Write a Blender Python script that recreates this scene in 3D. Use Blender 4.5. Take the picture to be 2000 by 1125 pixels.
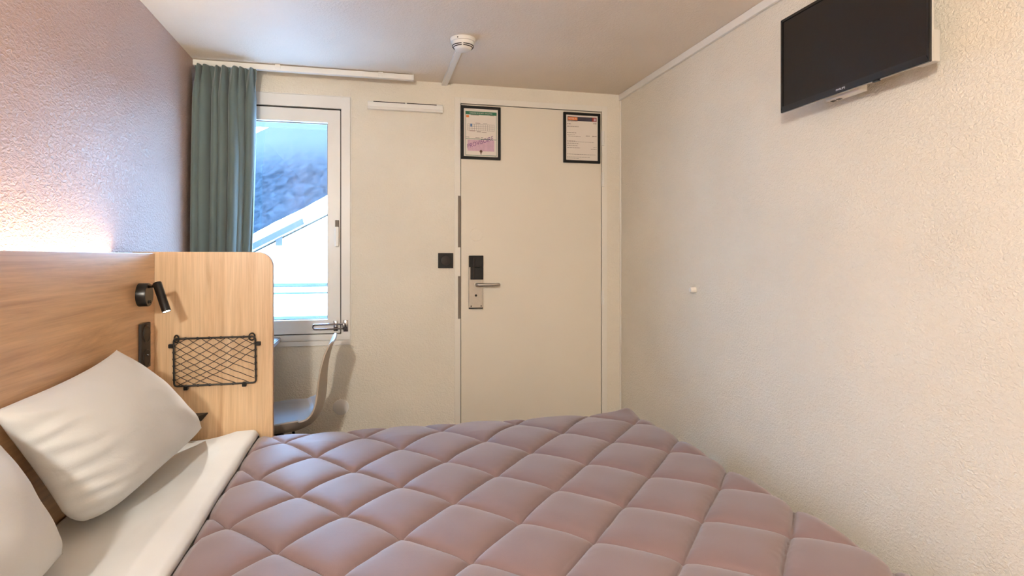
import bpy, bmesh, math, random
from mathutils import Vector, Matrix, noise
from math import radians, sin, cos, pi, sqrt

random.seed(7)
scn = bpy.context.scene
COL = scn.collection
for o in list(bpy.data.objects):
    bpy.data.objects.remove(o, do_unlink=True)

def lin(c):
    return c / 12.92 if c <= 0.04045 else ((c + 0.055) / 1.055) ** 2.4
def srgb(r, g, b):
    return (lin(r / 255), lin(g / 255), lin(b / 255), 1.0)

# ------------------------------------------------------------------ camera
F, HY = 1157.0, 502.4
CAM_Z = 1.19
cam_d = bpy.data.cameras.new('camera')
cam = bpy.data.objects.new('camera', cam_d)
COL.objects.link(cam)
cam.location = (0, 0, CAM_Z)
cam.rotation_euler = (radians(90), 0, radians(-13.42))
cam_d.sensor_width = 36
cam_d.lens = F / 2000 * 36
cam_d.shift_y = -(562.5 - HY) / 2000
cam_d.clip_start = 0.02
cam_d.clip_end = 2000
scn.camera = cam

# ------------------------------------------------------------------ world, lights, exposure
world = bpy.data.worlds.new('sky')
scn.world = world
world.use_nodes = True
wn = world.node_tree.nodes
wn.clear()
w_out = wn.new('ShaderNodeOutputWorld')
w_bg = wn.new('ShaderNodeBackground')
w_tc = wn.new('ShaderNodeTexCoord')
w_sep = wn.new('ShaderNodeSeparateXYZ')
w_rmp = wn.new('ShaderNodeValToRGB')
w_rmp.color_ramp.elements[0].position = 0.0
w_rmp.color_ramp.elements[0].color = (0.41, 0.68, 1.0, 1)
w_rmp.color_ramp.elements[1].position = 0.7
w_rmp.color_ramp.elements[1].color = (0.24, 0.50, 1.0, 1)
wl = world.node_tree.links
wl.new(w_tc.outputs['Generated'], w_sep.inputs[0])
wl.new(w_sep.outputs['Z'], w_rmp.inputs[0])
wl.new(w_rmp.outputs[0], w_bg.inputs['Color'])
w_bg.inputs['Strength'].default_value = 48.0
wl.new(w_bg.outputs[0], w_out.inputs[0])

sun_d = bpy.data.lights.new('sun', 'SUN')
sun_d.energy = 8.0
sun_d.angle = radians(1.0)
sun_d.color = (0.74, 0.87, 1.0)
sun_o = bpy.data.objects.new('sun', sun_d)
COL.objects.link(sun_o)
sun_o.rotation_euler = Vector((-0.42, -0.40, -0.82)).to_track_quat('-Z', 'Y').to_euler()   # high, from beyond the mountain

GLOBE_STRENGTH = 960.0
LED_STRENGTH = 78.0
READING_POWER = 5.0
WARM = (1.0, 0.965, 0.885)

vs = scn.view_settings
scn.display_settings.display_device = 'sRGB'
vs.view_transform = 'Standard'
vs.look = 'None'
vs.gamma = 1.0
vs.use_curve_mapping = False
vs.exposure = 0.0

# ------------------------------------------------------------------ room measures
XL, XR = -0.838, 1.4405
YF, YN = 3.26, -1.5
ZC = 2.15
XH = -0.765          # headboard face
YP = 2.40            # bedside panel face

# ------------------------------------------------------------------ materials
def new_mat(name):
    m = bpy.data.materials.new(name)
    m.use_nodes = True
    nt = m.node_tree
    b = nt.nodes['Principled BSDF']
    return m, nt, b

def coords(nt, scale=(1, 1, 1)):
    tc = nt.nodes.new('ShaderNodeNewGeometry')
    mp = nt.nodes.new('ShaderNodeMapping')
    mp.inputs['Scale'].default_value = scale
    nt.links.new(tc.outputs['Position'], mp.inputs['Vector'])
    return mp.outputs['Vector']

def noise_node(nt, vec, scale, detail=4, rough=0.55, dist=0.0):
    n = nt.nodes.new('ShaderNodeTexNoise')
    n.inputs['Scale'].default_value = scale
    n.inputs['Detail'].default_value = detail
    n.inputs['Roughness'].default_value = rough
    n.inputs['Distortion'].default_value = dist
    nt.links.new(vec, n.inputs['Vector'])
    return n.outputs[0]

def ramp(nt, fac, stops):
    r = nt.nodes.new('ShaderNodeValToRGB')
    cr = r.color_ramp
    while len(cr.elements) < len(stops):
        cr.elements.new(0.5)
    for e, (p, c) in zip(cr.elements, stops):
        e.position = p
        e.color = c
    nt.links.new(fac, r.inputs[0])
    return r.outputs[0]

def bump(nt, b, height, strength, dist):
    bp = nt.nodes.new('ShaderNodeBump')
    bp.inputs['Strength'].default_value = strength
    bp.inputs['Distance'].default_value = dist
    nt.links.new(height, bp.inputs['Height'])
    nt.links.new(bp.outputs[0], b.inputs['Normal'])

def plain(name, col, rough=0.5, metal=0.0, spec=0.5, var=0.06, vscale=6.0, bump_s=0.0, bump_scale=300):
    m, nt, b = new_mat(name)
    b.inputs['Roughness'].default_value = rough
    b.inputs['Metallic'].default_value = metal
    b.inputs['Specular IOR Level'].default_value = spec
    v = coords(nt)
    n = noise_node(nt, v, vscale, 3)
    lo = tuple(max(0, c * (1 - var)) for c in col[:3]) + (1,)
    hi = tuple(min(1, c * (1 + var)) for c in col[:3]) + (1,)
    nt.links.new(ramp(nt, n, [(0.3, lo), (0.7, hi)]), b.inputs['Base Color'])
    if bump_s:
        bump(nt, b, noise_node(nt, v, bump_scale, 3), bump_s, 0.001)
    return m

def stucco(name, col, scale=95, strength=0.5, dist=0.004, stretch=(1, 1, 1), var=0.04, rough=0.6, spec=0.4):
    m, nt, b = new_mat(name)
    b.inputs['Roughness'].default_value = rough
    b.inputs['Specular IOR Level'].default_value = spec
    v = coords(nt, stretch)
    big = noise_node(nt, v, 1.6, 3)
    lo = tuple(c * (1 - var) for c in col[:3]) + (1,)
    hi = tuple(min(1, c * (1 + var)) for c in col[:3]) + (1,)
    nt.links.new(ramp(nt, big, [(0.35, lo), (0.65, hi)]), b.inputs['Base Color'])
    a = noise_node(nt, v, scale, 3, 0.5, 0.6)
    a2 = ramp(nt, a, [(0.38, (0, 0, 0, 1)), (0.66, (1, 1, 1, 1))])
    bump(nt, b, a2, strength, dist)
    return m

def wood(name, along, light, mid, dark):
    m, nt, b = new_mat(name)
    b.inputs['Roughness'].default_value = 0.36
    b.inputs['Specular IOR Level'].default_value = 0.6
    sc = {'Z': (14, 14, 0.9), 'Y': (14, 0.9, 14)}[along]
    v = coords(nt, sc)
    w = noise_node(nt, v, 1.3, 6, 0.62, 1.2)
    c1 = ramp(nt, w, [(0.30, dark), (0.48, mid), (0.70, light)])
    sc2 = {'Z': (160, 160, 4), 'Y': (160, 4, 160)}[along]
    v2 = coords(nt, sc2)
    g = noise_node(nt, v2, 1.0, 3, 0.6, 0.3)
    c2 = ramp(nt, g, [(0.35, (0.82, 0.80, 0.78, 1)), (0.62, (1, 1, 1, 1))])
    mx = nt.nodes.new('ShaderNodeMix')
    mx.data_type = 'RGBA'
    mx.blend_type = 'MULTIPLY'
    mx.inputs[0].default_value = 0.85
    nt.links.new(c1, mx.inputs[6])
    nt.links.new(c2, mx.inputs[7])
    nt.links.new(mx.outputs[2], b.inputs['Base Color'])
    bump(nt, b, g, 0.08, 0.0006)
    b.inputs['Coat Weight'].default_value = 0.6
    b.inputs['Coat Roughness'].default_value = 0.32
    return m

def emitter(name, col, strength):
    m = bpy.data.materials.new(name)
    m.use_nodes = True
    nt = m.node_tree
    nt.nodes.clear()
    o = nt.nodes.new('ShaderNodeOutputMaterial')
    e = nt.nodes.new('ShaderNodeEmission')
    e.inputs['Color'].default_value = (*col, 1)
    e.inputs['Strength'].default_value = strength
    nt.links.new(e.outputs[0], o.inputs[0])
    return m

def cloth(name, col, rough=0.85, weave=900, wrinkle=0.0, sheen=0.2):
    m, nt, b = new_mat(name)
    b.inputs['Roughness'].default_value = rough
    b.inputs['Specular IOR Level'].default_value = 0.25
    b.inputs['Sheen Weight'].default_value = sheen
    v = coords(nt)
    n = noise_node(nt, v, 3.0, 3)
    lo = tuple(c * 0.95 for c in col[:3]) + (1,)
    hi = tuple(min(1, c * 1.04) for c in col[:3]) + (1,)
    nt.links.new(ramp(nt, n, [(0.3, lo), (0.7, hi)]), b.inputs['Base Color'])
    h = noise_node(nt, v, weave, 2)
    if wrinkle:
        w = noise_node(nt, coords(nt, (1, 1, 1.6)), 13, 4, 0.5, 1.0)
        ad = nt.nodes.new('ShaderNodeMath')
        ad.operation = 'MULTIPLY_ADD'
        nt.links.new(w, ad.inputs[0])
        ad.inputs[1].default_value = wrinkle
        nt.links.new(h, ad.inputs[2])
        h = ad.outputs[0]
    bump(nt, b, h, 0.25, 0.0012)
    return m

CREAM = (0.835, 0.772, 0.655, 1)
M = {}
M['wall_cream'] = stucco('cream_stucco', CREAM, 115, 0.5, 0.0035, (1, 1, 1.25))
M['wall_cream_far'] = stucco('cream_stucco_fine', CREAM, 95, 0.4, 0.0035, (1, 1, 1.25))
M['wall_plum'] = stucco('plum_stucco', (0.53, 0.37, 0.31, 1), 88, 0.55, 0.0045, (1, 0.8, 1.5), 0.04, 0.42, 0.4)
M['ceiling'] = stucco('ceiling_paint', (0.83, 0.725, 0.60, 1), 110, 0.25, 0.003)
M['floor'] = wood('floor_vinyl', 'Y', srgb(150, 125, 100), srgb(135, 108, 84), srgb(110, 86, 66))
M['paint'] = plain('cream_gloss_paint', (0.84, 0.79, 0.70, 1), 0.38, var=0.02)
M['door_paint'] = plain('door_paint', (0.81, 0.74, 0.62, 1), 0.42, var=0.02, vscale=2)
M['white_plastic'] = plain('white_plastic', (0.86, 0.83, 0.77, 1), 0.4, var=0.02)
M['pvc'] = plain('window_pvc', (0.83, 0.80, 0.75, 1), 0.35, var=0.02)
M['gasket'] = plain('black_gasket', srgb(38, 32, 28), 0.7)
M['grey_gasket'] = plain('grey_gasket', srgb(120, 108, 96), 0.7)
M['black'] = plain('black_satin', srgb(13, 11, 10), 0.5, spec=0.3, var=0.1)
M['black_wire'] = plain('black_wire', srgb(26, 22, 20), 0.5, var=0.1)
M['black_brown'] = plain('bronze_black_plastic', srgb(38, 31, 25), 0.5, spec=0.35, var=0.05)
M['lamp_black'] = plain('lamp_black', srgb(14, 13, 12), 0.3, spec=0.45, var=0.05)
M['steel'] = plain('brushed_steel', srgb(186, 180, 172), 0.36, 1.0, var=0.05, vscale=40)
M['chrome'] = plain('chrome', srgb(150, 148, 152), 0.2, 1.0, var=0.05)
M['lock_steel'] = plain('lock_steel', srgb(188, 178, 164), 0.5, 0.6, var=0.05, vscale=60)
M['oak_v'] = wood('oak_vertical', 'Z', srgb(222, 192, 154), srgb(212, 179, 139), srgb(196, 158, 118))
M['oak_h'] = wood('oak_horizontal', 'Y', srgb(222, 180, 136), srgb(206, 162, 118), srgb(180, 134, 92))
M['oak_edge'] = plain('oak_edge', srgb(170, 125, 84), 0.5, var=0.1, vscale=30)
M['pillow'] = cloth('pillow_cotton', (0.66, 0.655, 0.645, 1), 0.9, 900, 6.0)
M['sheet'] = cloth('white_sheet', (0.76, 0.77, 0.77, 1), 0.9, 900, 2.0)
M['quilt'] = cloth('mauve_quilt', (0.196, 0.134, 0.135, 1), 0.62, 700, 1.2, 0.25)
M['mattress'] = cloth('mattress_ticking', (0.8, 0.78, 0.74, 1))
M['bed_base'] = cloth('bed_base_fabric', srgb(70, 62, 58))
M['curtain'] = cloth('sage_curtain', (0.120, 0.158, 0.150, 1), 0.75, 800, 0.0, 0.3)
M['desk'] = plain('grey_desk_laminate', srgb(150, 143, 140), 0.45, var=0.03)
M['chair'] = plain('grey_chair_plastic', srgb(164, 150, 134), 0.42, var=0.03)
M['bezel'] = plain('tv_bezel', srgb(20, 18, 18), 0.22, var=0.05)
M['screen'] = plain('tv_screen', srgb(30, 25, 22), 0.22, spec=0.35, var=0.02)
M['silver'] = plain('tv_silver_back', srgb(205, 200, 192), 0.35, 0.2, var=0.03)
M['paper'] = plain('paper', srgb(232, 222, 210), 0.6, var=0.02)
M['paper_green'] = plain('print_green', srgb(36, 108, 78), 0.6, var=0.03)
M['paper_pink'] = plain('print_lilac', srgb(208, 172, 188), 0.6, var=0.08, vscale=60)
M['print_purple'] = plain('stamp_purple', srgb(112, 70, 120), 0.6, var=0.08, vscale=90)
M['print_grey'] = plain('print_grey', srgb(128, 112, 100), 0.6)
M['print_orange'] = plain('print_orange', srgb(232, 130, 62), 0.6)
M['print_red'] = plain('print_red', srgb(150, 58, 46), 0.6)
M['print_navy'] = plain('print_navy', srgb(58, 52, 64), 0.6)
M['print_blue'] = plain('print_blue', srgb(96, 122, 160), 0.6)
M['print_brown'] = plain('print_brown', srgb(96, 62, 36), 0.6)
M['logo'] = plain('logo_white', srgb(214, 216, 226), 0.5, var=0.01)
M['snow'] = plain('snow', (0.92, 0.93, 0.95, 1), 0.8, var=0.02, vscale=2)
M['yard'] = plain('pale_gravel', (0.36, 0.33, 0.30, 1), 0.9, var=0.1, vscale=3)
M['chalet_wall'] = plain('white_render', (0.88, 0.87, 0.85, 1), 0.8, var=0.03, vscale=1)
M['timber_blue'] = plain('weathered_timber', (0.013, 0.014, 0.015, 1), 0.8, var=0.2, vscale=8)
M['far_window'] = plain('far_window', (0.024, 0.027, 0.03, 1), 0.6, var=0.1)
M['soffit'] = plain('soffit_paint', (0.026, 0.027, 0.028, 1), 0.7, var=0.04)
M['galv'] = plain('painted_rail', (0.030, 0.040, 0.040, 1), 0.5, var=0.05)
M['deck'] = plain('concrete_deck', (0.5, 0.5, 0.5, 1), 0.9, var=0.1, vscale=20)

# forest covered mountain: dark conifers, with haze painted into the colour, paler higher up
m, nt, b = new_mat('forest_slope')
b.inputs['Roughness'].default_value = 1.0
b.inputs['Specular IOR Level'].default_value = 0.0
v = coords(nt, (0.22, 0.22, 0.035))
tree = noise_node(nt, v, 1.6, 8, 0.72, 0.8)
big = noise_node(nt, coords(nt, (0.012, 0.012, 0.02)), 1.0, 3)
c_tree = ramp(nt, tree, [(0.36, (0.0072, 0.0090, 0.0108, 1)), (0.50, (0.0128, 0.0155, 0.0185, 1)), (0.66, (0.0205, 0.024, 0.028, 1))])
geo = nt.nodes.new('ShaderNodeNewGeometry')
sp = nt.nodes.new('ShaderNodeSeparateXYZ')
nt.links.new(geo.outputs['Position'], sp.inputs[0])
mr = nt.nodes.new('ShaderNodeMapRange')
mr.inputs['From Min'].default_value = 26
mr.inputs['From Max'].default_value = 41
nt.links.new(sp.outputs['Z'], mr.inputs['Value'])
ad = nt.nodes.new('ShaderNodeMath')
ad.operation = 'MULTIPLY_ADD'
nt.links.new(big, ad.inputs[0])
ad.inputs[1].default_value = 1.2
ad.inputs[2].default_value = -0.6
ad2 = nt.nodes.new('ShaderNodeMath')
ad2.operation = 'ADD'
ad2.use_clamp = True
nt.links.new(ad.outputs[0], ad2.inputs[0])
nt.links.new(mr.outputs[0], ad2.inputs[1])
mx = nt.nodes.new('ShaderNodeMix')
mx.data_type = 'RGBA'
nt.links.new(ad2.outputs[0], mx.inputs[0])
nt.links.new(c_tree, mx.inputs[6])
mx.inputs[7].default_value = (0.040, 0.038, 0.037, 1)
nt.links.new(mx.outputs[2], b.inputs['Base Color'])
M['forest'] = m

# window glass: clear pane with a Fresnel reflection
m = bpy.data.materials.new('clear_glass')
m.use_nodes = True
nt = m.node_tree
nt.nodes.clear()
o_ = nt.nodes.new('ShaderNodeOutputMaterial')
tr = nt.nodes.new('ShaderNodeBsdfTransparent')
tr.inputs['Color'].default_value = (0.93, 0.96, 0.97, 1)
gl = nt.nodes.new('ShaderNodeBsdfGlossy')
gl.inputs['Roughness'].default_value = 0.02
lw = nt.nodes.new('ShaderNodeFresnel')
gb = nt.nodes.new('ShaderNodeNewGeometry')
im_ = nt.nodes.new('ShaderNodeMapRange')          # same reflectance on both faces of the thin pane
im_.inputs['To Min'].default_value = 1.45
im_.inputs['To Max'].default_value = 1 / 1.45
nt.links.new(gb.outputs['Backfacing'], im_.inputs['Value'])
nt.links.new(im_.outputs[0], lw.inputs['IOR'])
ms = nt.nodes.new('ShaderNodeMixShader')
nt.links.new(lw.outputs[0], ms.inputs[0])
nt.links.new(tr.outputs[0], ms.inputs[1])
nt.links.new(gl.outputs[0], ms.inputs[2])
nt.links.new(ms.outputs[0], o_.inputs[0])
M['glass'] = m

# ------------------------------------------------------------------ mesh helpers (all in world coordinates)
def box(bm, x0, x1, y0, y1, z0, z1, bev=0.0, seg=2):
    r = bmesh.ops.create_cube(bm, size=1.0)
    vs_ = r['verts']
    for v in vs_:
        v.co.x = x0 + (v.co.x + 0.5) * (x1 - x0)
        v.co.y = y0 + (v.co.y + 0.5) * (y1 - y0)
        v.co.z = z0 + (v.co.z + 0.5) * (z1 - z0)
    if bev:
        es = list({e for v in vs_ for e in v.link_edges})
        bmesh.ops.bevel(bm, geom=es, offset=bev, segments=seg, affect='EDGES', profile=0.5)
    return bm

def frame_axes(d):
    d = Vector(d).normalized()
    up = Vector((0, 0, 1)) if abs(d.z) < 0.95 else Vector((0, 1, 0))
    s = d.cross(up).normalized()
    return d, s, s.cross(d).normalized()

def tube(bm, pts, r, n=8, cap=True, closed=False):
    pts = [Vector(p) for p in pts]
    rings = []
    L = len(pts)
    prev = None
    for i, p in enumerate(pts):
        if closed:
            d = pts[(i + 1) % L] - pts[i - 1]
        else:
            d = pts[min(i + 1, L - 1)] - pts[max(i - 1, 0)]
        d.normalize()
        if prev is None:
            _, s, u = frame_axes(d)
        else:
            s = (prev - d * prev.dot(d))
            if s.length < 1e-6:
                _, s, u = frame_axes(d)
            s.normalize()
        u = s.cross(d)
        prev = s
        rr = r[i] if isinstance(r, (list, tuple)) else r
        rings.append([bm.verts.new(p + (s * cos(2 * pi * k / n) + u * sin(2 * pi * k / n)) * rr) for k in range(n)])
    for i in range(L if closed else L - 1):
        a, b_ = rings[i], rings[(i + 1) % L]
        for k in range(n):
            bm.faces.new((a[k], a[(k + 1) % n], b_[(k + 1) % n], b_[k]))
    if cap and not closed:
        bm.faces.new(rings[0][::-1])
        bm.faces.new(rings[-1])
    return bm

def lathe(bm, prof, origin, axis, n=40):
    """prof: (distance along axis, radius) pairs, closed at both ends"""
    d, s, u = frame_axes(axis)
    o = Vector(origin)
    rings = []
    for (h, r) in prof:
        if r < 1e-6:
            rings.append([bm.verts.new(o + d * h)])
        else:
            rings.append([bm.verts.new(o + d * h + (s * cos(2 * pi * k / n) + u * sin(2 * pi * k / n)) * r) for k in range(n)])
    for a, b_ in zip(rings[:-1], rings[1:]):
        for k in range(n):
            k2 = (k + 1) % n
            if len(a) == 1 and len(b_) == 1:
                continue
            if len(a) == 1:
                bm.faces.new((a[0], b_[k2], b_[k]))
            elif len(b_) == 1:
                bm.faces.new((a[k], a[k2], b_[0]))
            else:
                bm.faces.new((a[k], a[k2], b_[k2], b_[k]))
    if len(rings[0]) > 1:
        bm.faces.new(rings[0])
    if len(rings[-1]) > 1:
        bm.faces.new(rings[-1][::-1])
    return bm

def prism(bm, pts, off):
    """polygon pts (3D) extruded by vector off"""
    off = Vector(off)
    a = [bm.verts.new(Vector(p)) for p in pts]
    b_ = [bm.verts.new(Vector(p) + off) for p in pts]
    n = len(a)
    bm.faces.new(a[::-1])
    bm.faces.new(b_)
    for k in range(n):
        bm.faces.new((a[k], a[(k + 1) % n], b_[(k + 1) % n], b_[k]))
    return bm

def ring_frame(bm, x0, x1, z0, z1, w, y0, y1, bev=0.0):
    """rectangular frame in the XZ plane, w = (left, right, bottom, top) widths"""
    l, r, b_, t = w
    xs, zs = (x0, x0 + l, x1 - r, x1), (z0, z0 + b_, z1 - t, z1)
    out = [(x0, z0), (x1, z0), (x1, z1), (x0, z1)]
    inn = [(xs[1], zs[1]), (xs[2], zs[1]), (xs[2], zs[2]), (xs[1], zs[2])]
    vv = {}
    for nm, pl in (('o', out), ('i', inn)):
        for yy in (0, 1):
            vv[nm, yy] = [bm.verts.new((x, (y0, y1)[yy], z)) for x, z in pl]
    for k in range(4):
        k2 = (k + 1) % 4
        bm.faces.new((vv['o', 0][k], vv['o', 0][k2], vv['i', 0][k2], vv['i', 0][k]))
        bm.faces.new((vv['o', 1][k2], vv['o', 1][k], vv['i', 1][k], vv['i', 1][k2]))
        bm.faces.new((vv['o', 0][k2], vv['o', 0][k], vv['o', 1][k], vv['o', 1][k2]))
        bm.faces.new((vv['i', 0][k], vv['i', 0][k2], vv['i', 1][k2], vv['i', 1][k]))
    if bev:
        bmesh.ops.bevel(bm, geom=list(bm.edges), offset=bev, segments=2, affect='EDGES')
    return bm

def world_loc(o):
    l = Vector((0, 0, 0))
    while o is not None:
        l += o.location
        o = o.parent
    return l

def obj(name, bm, mat, parent=None, smooth=False, angle=40):
    bmesh.ops.recalc_face_normals(bm, faces=bm.faces)
    me = bpy.data.meshes.new(name)
    if parent is not None:
        loc = world_loc(parent)
    else:
        cs = [v.co for v in bm.verts]
        loc = Vector(((min(c.x for c in cs) + max(c.x for c in cs)) / 2,
                      (min(c.y for c in cs) + max(c.y for c in cs)) / 2,
                      min(c.z for c in cs)))
    bmesh.ops.translate(bm, verts=bm.verts, vec=-loc)
    bm.to_mesh(me)
    bm.free()
    me.materials.append(mat)
    if smooth:
        me.shade_smooth()
        if angle:
            me.set_sharp_from_angle(angle=radians(angle))
    o = bpy.data.objects.new(name, me)
    COL.objects.link(o)
    if parent is not None:
        o.parent = parent
    else:
        o.location = loc
    return o

def tag(o, label, cat, group=None):
    o['label'] = label
    o['category'] = cat
    if group:
        o['group'] = group
    return o

def thing(name, loc, label, cat, group=None):
    o = bpy.data.objects.new(name, None)
    COL.objects.link(o)
    o.empty_display_size = 0.05
    o.location = loc
    return tag(o, label, cat, group)

def structure(name, bm, mat, label=None, smooth=False):
    o = obj(name, bm, mat, None, smooth)
    o['kind'] = 'structure'
    if label:
        o['label'] = label
    return o

def struct_root(name, loc, label):
    o = bpy.data.objects.new(name, None)
    COL.objects.link(o)
    o.location = loc
    o['kind'] = 'structure'
    o['label'] = label
    return o

def text_bm(body, size, origin, xdir, ydir, depth=0.0004, width=None, align='LEFT'):
    """lettering as mesh: origin, reading direction xdir, up direction ydir; scaled to width"""
    cu = bpy.data.curves.new('lettering', 'FONT')
    cu.body = body
    cu.size = 1.0
    cu.resolution_u = 3
    t = bpy.data.objects.new('lettering', cu)
    COL.objects.link(t)
    dg = bpy.context.evaluated_depsgraph_get()
    me = bpy.data.meshes.new_from_object(t.evaluated_get(dg))
    bpy.data.objects.remove(t, do_unlink=True)
    bpy.data.curves.remove(cu)
    bm = bmesh.new()
    bm.from_mesh(me)
    bpy.data.meshes.remove(me)
    mnx = min(v.co.x for v in bm.verts)
    mxx = max(v.co.x for v in bm.verts)
    sx = size if width is None else width / (mxx - mnx)
    xd, yd = Vector(xdir).normalized(), Vector(ydir).normalized()
    nd = xd.cross(yd).normalized()
    off = {'LEFT': 0, 'CENTER': -(mxx - mnx) / 2, 'RIGHT': -(mxx - mnx)}[align]
    for v in bm.verts:
        c = v.co.copy()
        v.co = Vector(origin) + xd * ((c.x - mnx + off) * sx) + yd * (c.y * size) + nd * depth
    return bm

def join(bm, other):
    me = bpy.data.meshes.new('tmp')
    other.to_mesh(me)
    other.free()
    bm.from_mesh(me)
    bpy.data.meshes.remove(me)
    return bm

B = bmesh.new

# ------------------------------------------------------------------ room shell
WT = 0.085
def grid_wall(name, y0, y1, mat, holes, label):
    xs = sorted({XL - 0.12, XR + 0.12, *[h[0] for h in holes], *[h[1] for h in holes]})
    zs = sorted({-0.05, ZC + 0.1, *[h[2] for h in holes], *[h[3] for h in holes]})
    bm = B()
    def inside(x, z):
        return any(h[0] < x < h[1] and h[2] < z < h[3] for h in holes)
    nx, nz = len(xs), len(zs)
    V = {}
    def vv(i, j, k):
        if (i, j, k) not in V:
            V[i, j, k] = bm.verts.new((xs[i], (y0, y1)[k], zs[j]))
        return V[i, j, k]
    solid = lambda i, j: 0 <= i < nx - 1 and 0 <= j < nz - 1 and not inside((xs[i] + xs[i + 1]) / 2, (zs[j] + zs[j + 1]) / 2)
    for i in range(nx - 1):
        for j in range(nz - 1):
            if not solid(i, j):
                continue
            bm.faces.new((vv(i, j, 0), vv(i + 1, j, 0), vv(i + 1, j + 1, 0), vv(i, j + 1, 0)))
            bm.faces.new((vv(i, j, 1), vv(i, j + 1, 1), vv(i + 1, j + 1, 1), vv(i + 1, j, 1)))
            for (di, dj, a, b_) in ((-1, 0, (i, j), (i, j + 1)), (1, 0, (i + 1, j), (i + 1, j + 1)), (0, -1, (i, j), (i + 1, j)), (0, 1, (i, j + 1), (i + 1, j + 1))):
                if not solid(i + di, j + dj):
                    bm.faces.new((vv(*a, 0), vv(*b_, 0), vv(*b_, 1), vv(*a, 1)))
    return structure(name, bm, mat, label)

WX0, WX1, WZ0, WZ1 = -0.745, -0.105, 0.755, 2.035       # window frame outer
DX0, DX1, DZ1 = 0.4865, 1.3165, 2.040                   # door leaf
FW = 0.035                                              # door frame width
grid_wall('wall_far', YF, YF + WT, M['wall_cream_far'],
          [(WX0 + 0.004, WX1 - 0.004, WZ0 + 0.004, WZ1 - 0.004), (DX0 - FW, DX1 + FW, -0.05, DZ1 + FW)],
          'cream stucco end wall holding the window and the entrance door')
structure('wall_left', box(B(), XL - 0.12, XL, YN - 0.12, YF - 0.0005, -0.05, ZC + 0.1), M['wall_plum'],
          'plum painted stucco wall behind the headboard')
structure('wall_right', box(B(), XR, XR + 0.12, YN - 0.12, YF - 0.0005, -0.05, ZC + 0.1), M['wall_cream'],
          'cream stucco wall carrying the television')
structure('wall_near', box(B(), XL, XR, YN - 0.12, YN, -0.05, ZC + 0.1), M['wall_cream'],
          'plain cream wall behind the viewer')
structure('floor', box(B(), XL, XR, YN, YF - 0.0005, -0.05, 0.0), M['floor'], 'brown vinyl floor mostly hidden by the bed')
structure('ceiling', box(B(), XL, XR, YN, YF - 0.0005, ZC, ZC + 0.1), M['ceiling'], 'low beige painted ceiling')
structure('trim_1', box(B(), XR - 0.016, XR - 0.0005, YN + 0.01, YF - 0.002, ZC - 0.034, ZC - 0.0008, 0.002), M['white_plastic'],
          'slim cream cable trunking along the top of the right wall')
structure('trim_2', box(B(), XR - 0.010, XR - 0.0005, YF - 0.014, YF - 0.001, 0.02, ZC - 0.036, 0.004), M['paint'],
          'painted sealant bead down the far right corner')

# ------------------------------------------------------------------ window
win = struct_root('window_1', ((WX0 + WX1) / 2, YF, WZ0), 'white single sash window with a silver restrictor at its lower right')
fr = ring_frame(B(), WX0, WX1, WZ0, WZ1, (0.046, 0.046, 0.030, 0.062), YF - 0.012, YF + 0.058, 0.0015)
obj('window_frame', fr, M['pvc'], win)
SX0, SX1, SZ0, SZ1 = WX0 + 0.051, WX1 - 0.051, WZ0 + 0.035, WZ1 - 0.070
GX0, GX1, GZ0, GZ1 = SX0 + 0.082, SX1 - 0.064, SZ0 + 0.072, SZ1 - 0.068
gk = B()
ring_frame(gk, SX0 - 0.0046, SX1 + 0.0046, SZ0 - 0.0046, SZ1 + 0.0076, (0.0044, 0.0044, 0.0044, 0.0074), YF + 0.004, YF + 0.05)
obj('seal', gk, M['gasket'], win)
sash = ring_frame(B(), SX0, SX1, SZ0, SZ1, (GX0 - SX0, SX1 - GX1, GZ0 - SZ0, SZ1 - GZ1), YF - 0.006, YF + 0.052, 0.002)
so = obj('sash', sash, M['pvc'], win)
pane = box(B(), GX0 + 0.0008, GX1 - 0.0008, YF + 0.030, YF + 0.034, GZ0 + 0.0008, GZ1 - 0.0008)
obj('pane', pane, M['glass'], so)
bead = B()
ring_frame(bead, GX0 + 0.0004, GX1 - 0.0004, GZ0 + 0.0004, GZ1 - 0.0004, (0.0035,) * 4, YF + 0.022, YF + 0.0295)
obj('glazing_bead', bead, M['grey_gasket'], so)
# sill strip under the frame
obj('sill', box(B(), WX0, WX1 + 0.001, YF - 0.010, YF - 0.0008, WZ0 - 0.028, WZ0 - 0.003, 0.001), M['pvc'], win)
# architrave bead
ar = ring_frame(B(), WX0 - 0.004, WX1 + 0.006, WZ0 - 0.0022, WZ1 + 0.006, (0.003,) * 4, YF - 0.004, YF - 0.0006)
obj('sealant_line', ar, M['white_plastic'], win)
# handle on the right stile
hx, hz = SX1 - 0.016, 1.30
h = B()
box(h, hx - 0.010, hx + 0.010, YF - 0.014, YF - 0.0065, hz - 0.030, hz + 0.085, 0.002)
hd = obj('handle_plate', h, M['grey_gasket'], win)
h = B()
box(h, hx - 0.010, hx + 0.010, YF - 0.034, YF - 0.0145, hz - 0.055, hz + 0.050, 0.004)
obj('handle', h, M['pvc'], win)
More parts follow.
